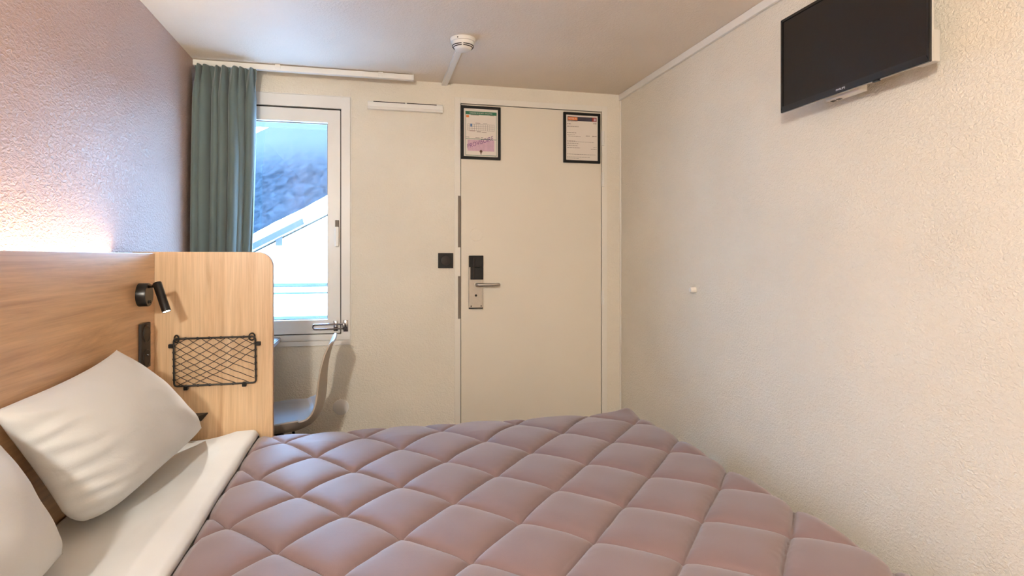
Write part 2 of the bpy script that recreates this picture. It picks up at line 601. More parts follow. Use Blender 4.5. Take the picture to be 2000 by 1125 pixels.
# restrictor
rz = 0.828
r = B()
box(r, SX1 + 0.016, SX1 + 0.040, YF - 0.020, YF - 0.0125, rz - 0.030, rz + 0.030, 0.002)
box(r, SX1 + 0.012, SX1 + 0.024, YF - 0.040, YF - 0.020, rz - 0.018, rz + 0.018, 0.004)
obj('restrictor_bracket', r, M['chrome'], win, True)
r = B()
box(r, SX1 - 0.034, SX1 - 0.012, YF - 0.012, YF - 0.0065, rz - 0.027, rz + 0.027, 0.002)
lathe(r, [(0, 0.008), (0.012, 0.008), (0.016, 0.011), (0.022, 0.011), (0.026, 0.006)], (SX1 - 0.022, YF - 0.0125, rz), (0, -1, 0), 20)
obj('restrictor_knob', r, M['chrome'], win, True)
r = B()
x0, x1 = SX1 - 0.135, SX1 + 0.026
loop = []
for k in range(17):
    a = pi / 2 + pi * k / 16
    loop.append((x0 + 0.010 + 0.010 * cos(a), YF - 0.034, rz + 0.012 * sin(a)))
loop += [(x1, YF - 0.034, rz - 0.012), (x1 + 0.006, YF - 0.034, rz), (x1, YF - 0.034, rz + 0.012)]
tube(r, loop, 0.0042, 8, closed=True)
obj('restrictor_arm', r, M['chrome'], win, True)

# ------------------------------------------------------------------ door
door = struct_root('door_1', ((DX0 + DX1) / 2, YF, 0), 'cream flush entrance door with steel card lock')
df = B()
for (x0, x1, z0, z1) in ((DX0 - FW, DX0 - 0.003, 0, DZ1 + FW), (DX1 + 0.003, DX1 + FW, 0, DZ1 + FW), (DX0 - 0.003, DX1 + 0.003, DZ1 + 0.003, DZ1 + FW)):
    box(df, x0, x1, YF - 0.005, YF + 0.09, z0, z1, 0.0015)
obj('door_frame', df, M['paint'], door)
box_l = box(B(), DX0 + 0.0005, DX1 - 0.0005, YF - 0.001, YF + 0.040, 0.006, DZ1 - 0.0005, 0.0015)
leaf = obj('door_leaf', box_l, M['door_paint'], door)
sl = B()
ring_frame(sl, DX0 - 0.0026, DX1 + 0.0026, 0.001, DZ1 + 0.0026, (0.0028, 0.0028, 0.0015, 0.0026), YF + 0.006, YF + 0.03)
obj('door_seal', sl, M['gasket'], door)
for (z0, z1) in ((1.245, 1.530), (0.850, 1.085)):
    obj('strike_plate', box(B(), DX0 - 0.017, DX0 - 0.0035, YF - 0.0075, YF - 0.0052, z0, z1, 0.0006), M['grey_gasket'], door)
for hz in (1.885, 1.645, 0.955):
    hb = B()
    box(hb, DX1 - 0.002, DX1 + 0.014, YF - 0.006, YF - 0.0053, hz - 0.040, hz + 0.040)
    lathe(hb, [(0, 0.0), (0, 0.0075), (0.041, 0.0075), (0.0415, 0.006), (0.0425, 0.006), (0.043, 0.0075), (0.084, 0.0075), (0.084, 0)], (DX1 + 0.006, YF - 0.012, hz - 0.042), (0, 0, 1), 16)
    obj('hinge', hb, M['white_plastic'], door, True)
# card lock
LX, LZ0, LZ1 = DX0 + 0.082, 0.905, 1.198
lk = box(B(), LX - 0.040, LX + 0.040, YF - 0.018, YF - 0.0015, LZ0, LZ1, 0.003)
lock = obj('lock_plate', lk, M['lock_steel'], door)
cr = B()
box(cr, LX - 0.0405, LX + 0.0405, YF - 0.024, YF - 0.0185, 1.135, LZ1 + 0.001, 0.002)
box(cr, LX - 0.032, LX + 0.0405, YF - 0.024, YF - 0.0185, 1.066, 1.1345, 0.002)
obj('card_reader', cr, M['black'], lock)
obj('reader_ridge', box(B(), LX - 0.018, LX - 0.010, YF - 0.028, YF - 0.0245, 1.072, 1.188, 0.002), M['black_brown'], lock)
obj('base_strip', box(B(), LX - 0.0415, LX + 0.039, YF - 0.0195, YF - 0.0186, LZ0 - 0.001, LZ0 + 0.006), M['black'], lock)
hb = B()
lathe(hb, [(0, 0.0), (0, 0.012), (0.008, 0.012), (0.008, 0)], (LX, YF - 0.0185, 1.038), (0, -1, 0), 24)
pth = [(LX, YF - 0.02, 1.038), (LX, YF - 0.045, 1.038)]
for k in range(1, 7):
    a = pi / 2 * k / 6
    pth.append((LX + 0.016 * (1 - cos(a)), YF - 0.045 - 0.016 * sin(a), 1.038))
pth += [(LX + 0.06, YF - 0.061, 1.038), (LX + 0.108, YF - 0.061, 1.038)]
for k in range(1, 6):
    a = pi / 2 * k / 5
    pth.append((LX + 0.108 + 0.014 * sin(a), YF - 0.061 + 0.014 * (1 - cos(a)), 1.038))
pth.append((LX + 0.122, YF - 0.026, 1.038))
tube(hb, pth, 0.0095, 14)
obj('handle', hb, M['steel'], lock, True, 60)
kb = lathe(B(), [(0, 0), (0, 0.0065), (0.002, 0.0065), (0.002, 0)], (LX - 0.0005, YF - 0.0181, 0.978), (0, -1, 0), 20)
obj('keyhole', kb, M['black'], lock)
for sx in (-0.027, 0.029):
    sb = lathe(B(), [(0, 0), (0, 0.004), (0.0015, 0.003), (0.0015, 0)], (LX + sx, YF - 0.0181, LZ0 + 0.014), (0, -1, 0), 14)
    obj('screw', sb, M['black_brown'], lock)
cp = lathe(B(), [(0, 0), (0, 0.036), (0.0012, 0.0345), (0.0012, 0)], (LX + 0.004, YF - 0.0011, 1.315), (0, -1, 0), 40)
obj('blanking_disc', cp, M['door_paint'], door)

# ------------------------------------------------------------------ bed
bed = thing('bed', (0.17, 1.64, 0), 'low double bed base and white mattress under the mauve quilt', 'bed')
obj('bed_base', box(B(), -0.755, 1.075, 0.93, 2.36, 0.12, 0.315, 0.015), M['bed_base'], bed)
obj('mattress', box(B(), -0.757, 1.085, 0.92, 2.372, 0.3155, 0.503, 0.045, 4), M['mattress'], bed, True, 60)
for x in (-0.66, 0.98):
    for y in (1.02, 2.27):
        obj('leg', lathe(B(), [(0, 0), (0, 0.022), (0.1195, 0.03), (0.1195, 0)], (x, y, 0.0), (0, 0, 1), 20), M['black'], bed, True)

# quilt: diamond stitched, every lozenge puffed up
def quilt_mn(x, y):
    m_ = 6.591 + 3.76 * x - 3.56 * y + 0.027 * x * x - 0.076 * x * y + 0.103 * y * y
    n_ = -5.744 + 3.424 * x + 4.529 * y - 0.454 * x * x + 0.017 * x * y - 0.469 * y * y
    return m_, n_
QX0, QX1, QY0, QY1 = -0.43, 1.105, 0.90, 2.390
RB = 0.05
def drape(s, lo, hi, drop):
    """flat from lo to hi, turning down past the rounded end: returns (coordinate, fall)"""
    a = RB * pi / 2
    if s > hi - RB:
        t = s - (hi - RB)
        if t < a:
            return hi - RB + RB * sin(t / RB), RB * (1 - cos(t / RB))
        return hi, RB + (t - a)
    if s < lo + RB:
        t = (lo + RB) - s
        if t < a:
            return lo + RB - RB * sin(t / RB), RB * (1 - cos(t / RB))
        return lo, RB + (t - a)
    return s, 0.0
def edge_x(sy):
    return -0.406 + 0.005 * noise.noise((sy * 3, 2, 5))
qb = B()
NX, NY = 450, 440
sx0, sx1 = QX0, QX1 - RB + RB * pi / 2 + 0.24
sy0, sy1 = QY0 - 0.27, QY1 - RB + RB * pi / 2 + 0.24
grid = []
for j in range(NY + 1):
    row = []
    sy = sy0 + (sy1 - sy0) * j / NY
    for i in range(NX + 1):
        xe = edge_x(sy) + 0.0025
        sx = xe + (sx1 - xe) * i / NX
        x, fx = (sx, 0.0) if sx < 0.5 else drape(sx, -5, QX1, 0.2)
        y, fy = drape(sy, QY0, QY1, 0.2)
        # stitch lines follow the cloth
        m_, n_ = quilt_mn(sx + 0.006 * noise.noise((sx * 5, sy * 5, 1)), sy + 0.006 * noise.noise((sx * 5, sy * 5, 7)))
        u, w = m_ - math.floor(m_), n_ - math.floor(n_)
        du, dw = 1 - abs(2 * u - 1) , 1 - abs(2 * w - 1)
        pu = (1 - (1 - du) ** 3.4) * (1 - (1 - dw) ** 3.4)
        puff = 0.028 * (max(pu, 0) ** 0.44)
        # small puckers beside the seams
        e = min(du, dw)
        puff *= min(1.0, 0.35 + max(0.0, (sx - xe) / 0.03))
        puff *= 1 - 0.55 * min(1.0, max(0.0, (sy - 2.18) / 0.17))
        puff -= 0.0035 * math.exp(-(e / 0.05) ** 2)
        puff += 0.0012 * noise.noise((sx * 55, sy * 55, 3)) * math.exp(-e * 5)
        puff += 0.0020 * noise.noise((sx * 7, sy * 7, 9))
        wave = 0.004 * noise.noise((sx * 2.2, sy * 2.2, 4))
        f = max(fx, fy) + 0.35 * min(fx, fy)
        nx_ = (fx / (RB)) if fx < RB else 1.0
        ny_ = (fy / (RB)) if fy < RB else 1.0
        nz_ = max(0.0, 1 - max(nx_, ny_))
        sgn = 1 if sy > (QY0 + QY1) / 2 else -1
        flat = Vector((min(nx_, 1.0), sgn * min(ny_, 1.0), 0.25 + nz_)).normalized()
        if sgn > 0 and y > 2.33:
            flat.y = min(flat.y, 0.15)
        p = Vector((x, y, 0.518 + wave - f))
        # pinched far foot corner stands a little proud
        cd = (Vector((x, y)) - Vector((1.085, 2.375))).length
        p.z += 0.016 * math.exp(-(cd / 0.06) ** 2)
        p += flat * puff
        p.y = min(p.y, 2.3965)
        p.z = max(p.z, 0.20)
        row.append(qb.verts.new(p))
    grid.append(row)
for j in range(NY):
    for i in range(NX):
        qb.faces.new((grid[j][i], grid[j][i + 1], grid[j + 1][i + 1], grid[j + 1][i]))
quilt = obj('quilt', qb, M['quilt'], None, True, 0)
tag(quilt, 'mauve quilt with diamond stitching spread over the bed', 'quilt')

# sheet: covers the pillow end and folds back over the quilt
sb = B()
NX, NY = 70, 220
rows = []
for j in range(NY + 1):
    sy = sy0 + 0.03 + (2.385 - RB + RB * pi / 2 + 0.14 - sy0 - 0.03) * j / NY
    row = []
    for i in range(NX + 1):
        x = -0.756 + (edge_x(sy) + 0.756) * i / NX
        y, fy = drape(sy, QY0 - 0.004, 2.392, 0.2)
        t = i / NX
        z = 0.524 + 0.026 * min(1, max(0, (x + 0.60) / 0.12)) ** 1.5 - fy
        z += 0.0018 * noise.noise((x * 9, sy * 5, 2)) + 0.0007 * noise.noise((x * 30, sy * 18, 2))
        if t > 0.955:
            z -= 0.020 * ((t - 0.955) / 0.045) ** 2
        row.append(sb.verts.new((x, min(y, 2.397), z)))
    rows.append(row)
for j in range(NY):
    for i in range(NX):
        sb.faces.new((rows[j][i], rows[j][i + 1], rows[j + 1][i + 1], rows[j + 1][i]))
sheet = obj('bed_sheet', sb, M['sheet'], None, True, 0)
sm = sheet.modifiers.new('thickness', 'SOLIDIFY')
sm.thickness = 0.0025
sm.offset = 1
tag(sheet, 'smooth white sheet folded back over the head end of the quilt', 'sheet')

# pillows: a puffed cushion between four corner points
def pillow(name, c, label, seed, th_f=0.116, th_b=0.05):
    Bc, R, T, L = [Vector(p) for p in c]
    bm = B()
    N = 56
    nrm = ((R - Bc).cross(L - Bc) + (T - R).cross(Bc - R) * 0).normalized()
    if nrm.x < 0:
        nrm = -nrm
    side = {}
    for s in (1, -1):
        for j in range(N + 1):
            for i in range(N + 1):
                edge = i in (0, N) or j in (0, N)
                if edge and s == -1:
                    side[s, i, j] = side[1, i, j]
                    continue
                u, v = i / N, j / N
                # ease towards edges for a dense rim
                u_, v_ = 0.5 - 0.5 * cos(pi * u), 0.5 - 0.5 * cos(pi * v)
                u_, v_ = 0.45 * u + 0.55 * u_, 0.45 * v + 0.55 * v_
                a, b_ = 2 * u_ - 1, 2 * v_ - 1
                # edges pull in between the corners
                pu = 1 - 0.055 * (1 - abs(b_) ** 2.2)
                pv = 1 - (0.085 if b_ > 0 else 0.03) * (1 - abs(a - 0.15 * (1 - a * a)) ** 2.2)
                uu, vv_ = 0.5 + 0.5 * a * pu, 0.5 + 0.5 * b_ * pv
                # the filling rounds off the corners, most of all the one it stands on
                cc = max(0.0, abs(a) + abs(b_) - 1.55) / 0.45
                kc = (0.13 if (a < 0 and b_ < 0) else 0.015) * cc ** 1.5
                uu, vv_ = uu + (0.5 - uu) * kc, vv_ + (0.5 - vv_) * kc
                p = Bc.lerp(R, uu).lerp(L.lerp(T, uu), vv_)
                h_ = max(0.0, (1 - abs(a) ** 2.8) * (1 - abs(b_) ** 2.8)) ** 0.60
                k = h_ * (th_f if s == 1 else -th_b)
                q = (noise.noise((uu * 3 + seed, vv_ * 3, 1)) * 0.010 + noise.noise((uu * 9 + seed, vv_ * 7, 2)) * 0.003) * h_
                # radiating puckers near corners
                for (cu, cv) in ((0, 0), (1, 0), (0, 1), (1, 1)):
                    dd = sqrt((uu - cu) ** 2 + (vv_ - cv) ** 2)
                    an = math.atan2(vv_ - cv, uu - cu)
                    q += 0.0035 * sin(an * 15 + seed + cu * 2) * math.exp(-(dd / 0.22) ** 2) * h_ * 1.6
                q += 0.0065 * sin(vv_ * 52 + 4 * noise.noise((uu * 5, vv_ * 5, seed))) * math.exp(-(uu / 0.16) ** 2) * min(1, h_ * 2)
                # long soft creases running across the case
                cr_ = (uu * 0.55 + vv_ * 0.9 + 0.25 * noise.noise((uu * 2.2, vv_ * 2.2, seed + 4))) * 9
                q -= 0.0065 * (0.5 + 0.5 * sin(cr_)) ** 8 * h_ * (0.4 + 0.6 * noise.noise((uu * 3, vv_ * 3, seed + 9)) ** 2 * 4)
                p = p + nrm * (k + (q if s == 1 else 0))
                p.z = max(p.z, 0.5315 + (0.0265 * min(1, max(0, (p.x + 0.60) / 0.12)) ** 1.5) + 0.0025)
                p.x = max(p.x, XH + 0.004)
                side[s, i, j] = bm.verts.new(p)
    for s in (1, -1):
        for j in range(N):
            for i in range(N):
                q = [side[s, i, j], side[s, i + 1, j], side[s, i + 1, j + 1], side[s, i, j + 1]]
                if len(set(q)) == 4:
                    try:
                        bm.faces.new(q if s == 1 else q[::-1])
                    except ValueError:
                        pass
    o = obj(name, bm, M['pillow'], None, True, 0)
    tag(o, label, 'pillow', 'pillows at the head of the bed')
    return o
pillow('pillow', [(-0.655, 1.550, 0.545), (-0.585, 2.325, 0.578), (-0.742, 2.005, 0.915), (-0.742, 1.395, 0.880)],
       'white pillow leaning on the headboard below the reading lamp', 1.3)
pillow('pillow', [(-0.655, 0.74, 0.56), (-0.640, 1.462, 0.553), (-0.738, 1.335, 0.893), (-0.738, 0.62, 0.88)],
       'white pillow cut off at the bottom left corner, nearest the viewer', 5.1)

# ------------------------------------------------------------------ headboard, light strip, bedside panel
hbd = thing('headboard', ((XL + XH) / 2, 1.4, 0), 'oak veneer headboard panel along the plum wall', 'headboard')
obj('front_panel', box(B(), XH - 0.022, XH, 0.55, YP - 0.0012, 0.06, 1.2045, 0.0012), M['oak_h'], hbd)
obj('top_cover', box(B(), XL + 0.001, XH - 0.0225, 2.215, YP - 0.0012, 1.180, 1.2035, 0.001), M['black_brown'], hbd)
for y in (0.62, 1.5, 2.3):
    obj('batten', box(B(), XL + 0.0008, XH - 0.0224, y - 0.02, y + 0.02, 0.10, 1.10), M['oak_edge'], hbd)
strip = thing('light_strip', (XL + 0.02, 1.4, 1.145), 'glowing warm light strip tucked behind the headboard top', 'light')
obj('channel', box(B(), XL + 0.003, XL + 0.045, 0.58, 2.19, 1.130, 1.142, 0.001), M['steel'], strip)
obj('diffuser', box(B(), XL + 0.010, XL + 0.040, 0.59, 2.185, 1.1425, 1.152, 0.003), emitter('warm_led', (1.0, 0.85, 0.66), LED_STRENGTH), strip)

pn = thing('bedside_partition', (-0.6, YP + 0.011, 0), 'upright oak panel with a rounded corner between bed and desk', 'panel')
pts = [(XL + 0.001, 0.0), (-0.3625, 0.0)]
for k in range(13):
    a = pi / 2 * k / 12
    pts.append((-0.3625 - 0.055 * (1 - cos(a)), 1.2095 - 0.055 * (1 - sin(a))))
pts.append((XL + 0.001, 1.2095))
pb = prism(B(), [(x, YP, z) for x, z in pts], (0, 0.024, 0))
obj('board', pb, M['oak_v'], pn)
# edge banding strip on the right edge
eb = []
for (x, z) in pts[1:-1]:
    eb.append((x, z))
bm = B()
ra = [bm.verts.new((x + 0.0004, YP + 0.0005, z + 0.0003)) for x, z in eb]
rb = [bm.verts.new((x + 0.0004, YP + 0.0235, z + 0.0003)) for x, z in eb]
rc = [bm.verts.new((x + 0.0016, YP + 0.0235, z + 0.0008)) for x, z in eb]
rd = [bm.verts.new((x + 0.0016, YP + 0.0005, z + 0.0008)) for x, z in eb]
for k in range(len(eb) - 1):
    for p, q in ((ra, rb), (rb, rc), (rc, rd), (rd, ra)):
        bm.faces.new((p[k], p[k + 1], q[k + 1], q[k]))
obj('edge_band', bm, M['oak_edge'], pn, True)

# reading lamp
lamp = thing('reading_lamp', (XH, 2.253, 1.125), 'black adjustable reading lamp fixed to the headboard above the socket', 'lamp')
lb = lathe(B(), [(0, 0), (0, 0.040), (0.027, 0.040), (0.030, 0.0385), (0.030, 0)], (XH + 0.0006, 2.253, 1.062), (1, 0, 0), 48)
base = obj('base', lb, M['lamp_black'], lamp, True)
for dy in (-0.008, 0.008):
    obj('button', lathe(B(), [(0, 0), (0, 0.0055), (0.002, 0.005), (0.002, 0)], (XH + 0.0307, 2.253 + dy, 1.038), (1, 0, 0), 16), M['black'], base)
HT, HB = Vector((-0.699, 2.215, 1.104)), Vector((-0.661, 2.190, 1.005))
hd_ = (HB - HT).normalized()
arm = B()
tube(arm, [(XH + 0.0310, 2.243, 1.090), (XH + 0.042, 2.238, 1.092), tuple(HT + hd_ * 0.012 + Vector((-0.0135, 0.004, 0)))], 0.006, 12)
obj('arm', arm, M['lamp_black'], lamp, True, 60)
hb_ = lathe(B(), [(0, 0), (0, 0.0128), (0.002, 0.0138), (0.1045, 0.0138), (0.1055, 0.0128), (0.100, 0.0118), (0.100, 0)], HT, hd_, 32)
obj('lamp_head', hb_, M['lamp_black'], lamp, True)
rim = lathe(B(), [(0.1012, 0), (0.1012, 0.0115), (0.1035, 0.0112), (0.1035, 0)], HT, hd_, 32)
obj('lens', rim, emitter('lens_glow', (1.0, 0.86, 0.68), 14.0), lamp)
sd = bpy.data.lights.new('reading_spot', 'SPOT')
sd.energy = READING_POWER
sd.color = (1.0, 0.95, 0.86)
sd.spot_size = radians(112)
sd.spot_blend = 0.9
sd.shadow_soft_size = 0.011
so_ = bpy.data.objects.new('reading_spot', sd)
COL.objects.link(so_)
so_.parent = lamp
so_.location = HT + hd_ * 0.108 - lamp.location
so_.rotation_euler = hd_.to_track_quat('-Z', 'Y').to_euler()

# socket plate on the headboard
sk = thing('wall_socket', (XH, 2.286, 0.81), 'dark double socket plate on the headboard under the reading lamp', 'socket')
sp_ = obj('plate', box(B(), XH + 0.0006, XH + 0.010, 2.242, 2.330, 0.806, 0.962, 0.002), M['black_brown'], sk)
for zc in (0.926, 0.842):
    sb = lathe(B(), [(0, 0), (0, 0.031), (0.0035, 0.031), (0.004, 0.029), (0.002, 0.027), (0.0018, 0)], (XH + 0.0104, 2.286, zc), (1, 0, 0), 36)
    ob = obj('outlet', sb, M['black_brown'], sk, True)
    if zc > 0.9:
        for dy in (-0.0095, 0.0095):
            obj('contact_hole', lathe(B(), [(0, 0), (0, 0.003), (0.0006, 0.003), (0.0006, 0)], (XH + 0.0126, 2.286 + dy, zc), (1, 0, 0), 12), M['black'], ob)
    else:
        obj('earth_pin', lathe(B(), [(0, 0), (0, 0.0035), (0.006, 0.0030), (0.006, 0)], (XH + 0.0126, 2.286, zc + 0.010), (1, 0, 0), 12), M['chrome'], ob)

# net holder on the panel
nh = thing('net_holder', (-0.56, YP, 0.69), 'black wire magazine rack with a stretched net on the oak panel', 'rack')
NXa, NXb, NZa, NZb = -0.749, -0.422, 0.690, 0.890
def pix(x, y, Y):
    s = (x - 1000) / F
    th = radians(13.42)
    dx, dy = sin(th) + cos(th) * s, cos(th) - sin(th) * s
    t = Y / dy
    return Vector((dx * t, Y, CAM_Z + (HY - y) / F * t))
yw = YP - 0.016
cTL, cTR, cBR, cBL = pix(339, 662, yw), pix(498.5, 657, yw), pix(500, 747, yw), pix(340, 755, yw)
def lerp(a, b_, t):
    return a + (b_ - a) * t
fp = []
def corner(pa, pc, pb_, r=0.012):
    a = pc + (pa - pc).normalized() * r
    b_ = pc + (pb_ - pc).normalized() * r
    return [a.lerp(pc, t).lerp(pc.lerp(b_, t), t) for t in (0, .25, .5, .75, 1)]
wire = B()
path = corner(cBL, cTL, cTR) + corner(cTL, cTR, cBR) + corner(cTR, cBR, cBL) + corner(cBR, cBL, cTL)
tube(wire, path, 0.0034, 8, closed=True)
# raised loops on the two top corners
for c, d in ((cTL, 1), (cTR, -1)):
    lp = []
    for k in range(20):
        a = 2 * pi * k / 20
        lp.append(c + Vector((d * 0.011 + 0.009 * cos(a), -0.004 - 0.006 * cos(a) * d, 0.000 + 0.013 * sin(a))))
    tube(wire, lp, 0.0028, 8, closed=True)
obj('wire_frame', wire, M['black_wire'], nh, True)
def netp(u, v):
    p = cTL.lerp(cTR, u).lerp(cBL.lerp(cBR, u), v)
    sag = sin(pi * u) * sin(pi * min(1, v * 0.98))
    # slack net droops and bellies
    p += Vector((0.004 * noise.noise((u * 3, v * 3, 1)), -0.010 * sag, -0.010 * sag))
    return p
net = B()
NU, NV = 6.2, 7.0
def strands(sign):
    k = -8.0
    while k < 9:
        c = k
        seg = []
        for i in range(0, 61):
            v = i / 60
            u = (c + sign * v * NV * 0.5 * 2) / NU if True else 0
            u = (c + sign * v * NV * 0.97) / NU
            if -1e-6 <= u <= 1 + 1e-6:
                wob = 0.010 * sin(v * NV * 2 * pi + k)
                seg.append(netp(min(1, max(0, u + wob * 0.4)), v))
        if len(seg) > 2:
            tube(net, [seg[0]] + seg[1:-1:2] + [seg[-1]], 0.00135, 5)
        k += 1.0
strands(1)
strands(-1)
no_ = obj('net', net, M['black_wire'], nh, True)
# lashings where the net is hooked round the wire
lsh = B()
for (a, b_, n) in ((cTL, cTR, 7), (cBL, cBR, 7), (cTL, cBL, 7), (cTR, cBR, 7)):
    for k in range(1, n):
        p = a.lerp(b_, k / n)
        d = (b_ - a).normalized()
        tube(lsh, [p - d * 0.003, p + d * 0.003], 0.0048, 8)
obj('lashing', lsh, M['black_wire'], nh)['kind'] = 'stuff'
for (px_, py_) in ((334, 676), (504, 671), (363, 757), (477, 750)):
    p = pix(px_, py_, YP - 0.014)
    cb = B()
    if py_ < 700:
        box(cb, p.x - 0.008, p.x + 0.008, YP - 0.021, YP - 0.0006, p.z - 0.007, p.z + 0.007, 0.002)
    else:
        box(cb, p.x - 0.007, p.x + 0.007, YP - 0.021, YP - 0.0006, p.z - 0.009, p.z + 0.007, 0.002)
    obj('clip', cb, M['black'], nh)

# small folded metal bedside shelf
shf = thing('bedside_shelf', (-0.68, YP - 0.06, 0.6), 'small folded black metal shelf on the oak panel beside the pillow', 'shelf')
zt = 0.614
tb = prism(B(), [(-0.757, YP - 0.0012, zt - 0.003), (-0.586, YP - 0.0012, zt - 0.003), (-0.626, YP - 0.100, zt - 0.003), (-0.757, YP - 0.100, zt - 0.003)], (0, 0, 0.003))
obj('tray', tb, M['black_brown'], shf)
lp = prism(B(), [(-0.587, YP - 0.0012, zt - 0.0036), (-0.627, YP - 0.0995, zt - 0.0036), (-0.6265, YP - 0.080, zt - 0.024), (-0.603, YP - 0.022, zt - 0.024)], (-0.003, 0.001, 0))
obj('folded_lip', lp, M['black'], shf)

# ------------------------------------------------------------------ desk
dk = thing('desk', (-0.65, 2.84, 0), 'grey wall desk beneath the window behind the oak panel', 'desk')
dp = []
zt, zb = 0.778, 0.752
for (x, y) in ((XL + 0.002, YP + 0.0256), (-0.452, YP + 0.0256), (-0.452, YF - 0.006), (XL + 0.002, YF - 0.006)):
    dp.append((x, y, zb))
db = prism(B(), dp, (0, 0, zt - zb))
bmesh.ops.bevel(db, geom=[e for e in db.edges], offset=0.004, segments=2, affect='EDGES')
obj('worktop', db, M['desk'], dk)
for y in (2.62, 3.05):
    br = prism(B(), [(XL + 0.002, y, zb - 0.001), (-0.56, y, zb - 0.001), (XL + 0.002, y, zb - 0.2)], (0, 0.02, 0))
    obj('bracket', br, M['black'], dk)

# ------------------------------------------------------------------ chair
CX, CY = -0.432, 2.775
ch = thing('desk_chair', (CX, CY, 0), 'grey moulded shell chair on black wire legs facing the desk', 'chair')
prof = [(-0.250, 0.450), (-0.235, 0.460), (-0.20, 0.461), (-0.13, 0.450), (-0.05, 0.440), (0.03, 0.434), (0.10, 0.438), (0.160, 0.456),
        (0.203, 0.490), (0.226, 0.535), (0.234, 0.59), (0.236, 0.65), (0.242, 0.71), (0.255, 0.77), (0.270, 0.812), (0.280, 0.828)]
# resample
def catmull(P, n):
    out = []
    for k in range(n + 1):
        t = k / n * (len(P) - 1)
        i = min(int(t), len(P) - 2)
        f = t - i
        p0, p1, p2, p3 = P[max(i - 1, 0)], P[i], P[i + 1], P[min(i + 2, len(P) - 1)]
        out.append(tuple(0.5 * ((2 * b_) + (-a + c) * f + (2 * a - 5 * b_ + 4 * c - d) * f * f + (-a + 3 * b_ - 3 * c + d) * f ** 3) for a, b_, c, d in zip(p0, p1, p2, p3)))
    return out
pr = catmull(prof, 60)
sh = B()
NC = 36
g = []
for k, (px_, pz_) in enumerate(pr):
    t = k / (len(pr) - 1)
    q, q2 = pr[max(k - 1, 0)], pr[min(k + 1, len(pr) - 1)]
    tx, tz = q2[0] - q[0], q2[1] - q[1]
    l = math.hypot(tx, tz)
    nx_, nz_ = -tz / l, tx / l           # inward normal (towards the sitter)
    if t < 0.5:
        hw = 0.205 + 0.028 * sin(pi * min(1, t / 0.5))
    else:
        hw = 0.233 - 0.006 * (t - 0.5)
    if t > 0.80:
        hw *= sqrt(max(0.0, 1 - ((t - 0.80) / 0.235) ** 3))
    if t < 0.06:
        hw *= sqrt(max(0.05, 1 - ((0.06 - t) / 0.075) ** 2)) * 0.25 + 0.75
    # side curl
    curl = 0.014 + 0.062 * math.exp(-((t - 0.38) / 0.20) ** 2)
    curl *= 1 - max(0, (t - 0.82) / 0.18) ** 2 * 0.7
    row = []
    for i in range(NC + 1):
        s = 2 * i / NC - 1
        c_ = curl * abs(s) ** 2.6
        row.append(sh.verts.new((CX + px_ + nx_ * c_, CY + hw * s * (1 - 0.06 * abs(s) ** 3), pz_ + nz_ * c_)))
    g.append(row)
for k in range(len(pr) - 1):
    for i in range(NC):
        sh.faces.new((g[k][i], g[k][i + 1], g[k + 1][i + 1], g[k + 1][i]))
shell = obj('seat_shell', sh, M['chair'], ch, True, 0)
sm = shell.modifiers.new('thickness', 'SOLIDIFY')
sm.thickness = 0.007
sm.offset = 0
bv = shell.modifiers.new('round', 'BEVEL')
bv.width = 0.002
bv.segments = 2
for (sx, sy) in ((-1, -1), (-1, 1), (1, -1), (1, 1)):
    lg = tube(B(), [(CX - 0.03 + sx * 0.085, CY + sy * 0.08, 0.428), (CX - 0.03 + sx * 0.110, CY + sy * 0.12, 0.40), (CX - 0.02 + sx * 0.195, CY + sy * 0.20, 0.006)], 0.0062, 10)
    obj('leg', lg, M['black'], ch, True, 60)
for sy in (-1, 1):
    a, b_ = (CX - 0.03 - 0.125, CY + sy * 0.133, 0.345), (CX - 0.03 + 0.112, CY + sy * 0.10, 0.424)
    obj('brace', tube(B(), [a, b_], 0.0045, 8), M['black'], ch, True)
    a, b_ = (CX - 0.03 + 0.133, CY + sy * 0.133, 0.345), (CX - 0.03 - 0.100, CY + sy * 0.10, 0.424)
    obj('brace', tube(B(), [a, b_], 0.0045, 8), M['black'], ch, True)
for sx in (-1, 1):
    mount = B()
    box(mount, CX - 0.03 + sx * 0.085 - 0.012, CX - 0.03 + sx * 0.085 + 0.012, CY - 0.10, CY + 0.10, 0.424, 0.432, 0.002)
    obj('mount_plate', mount, M['black'], ch)

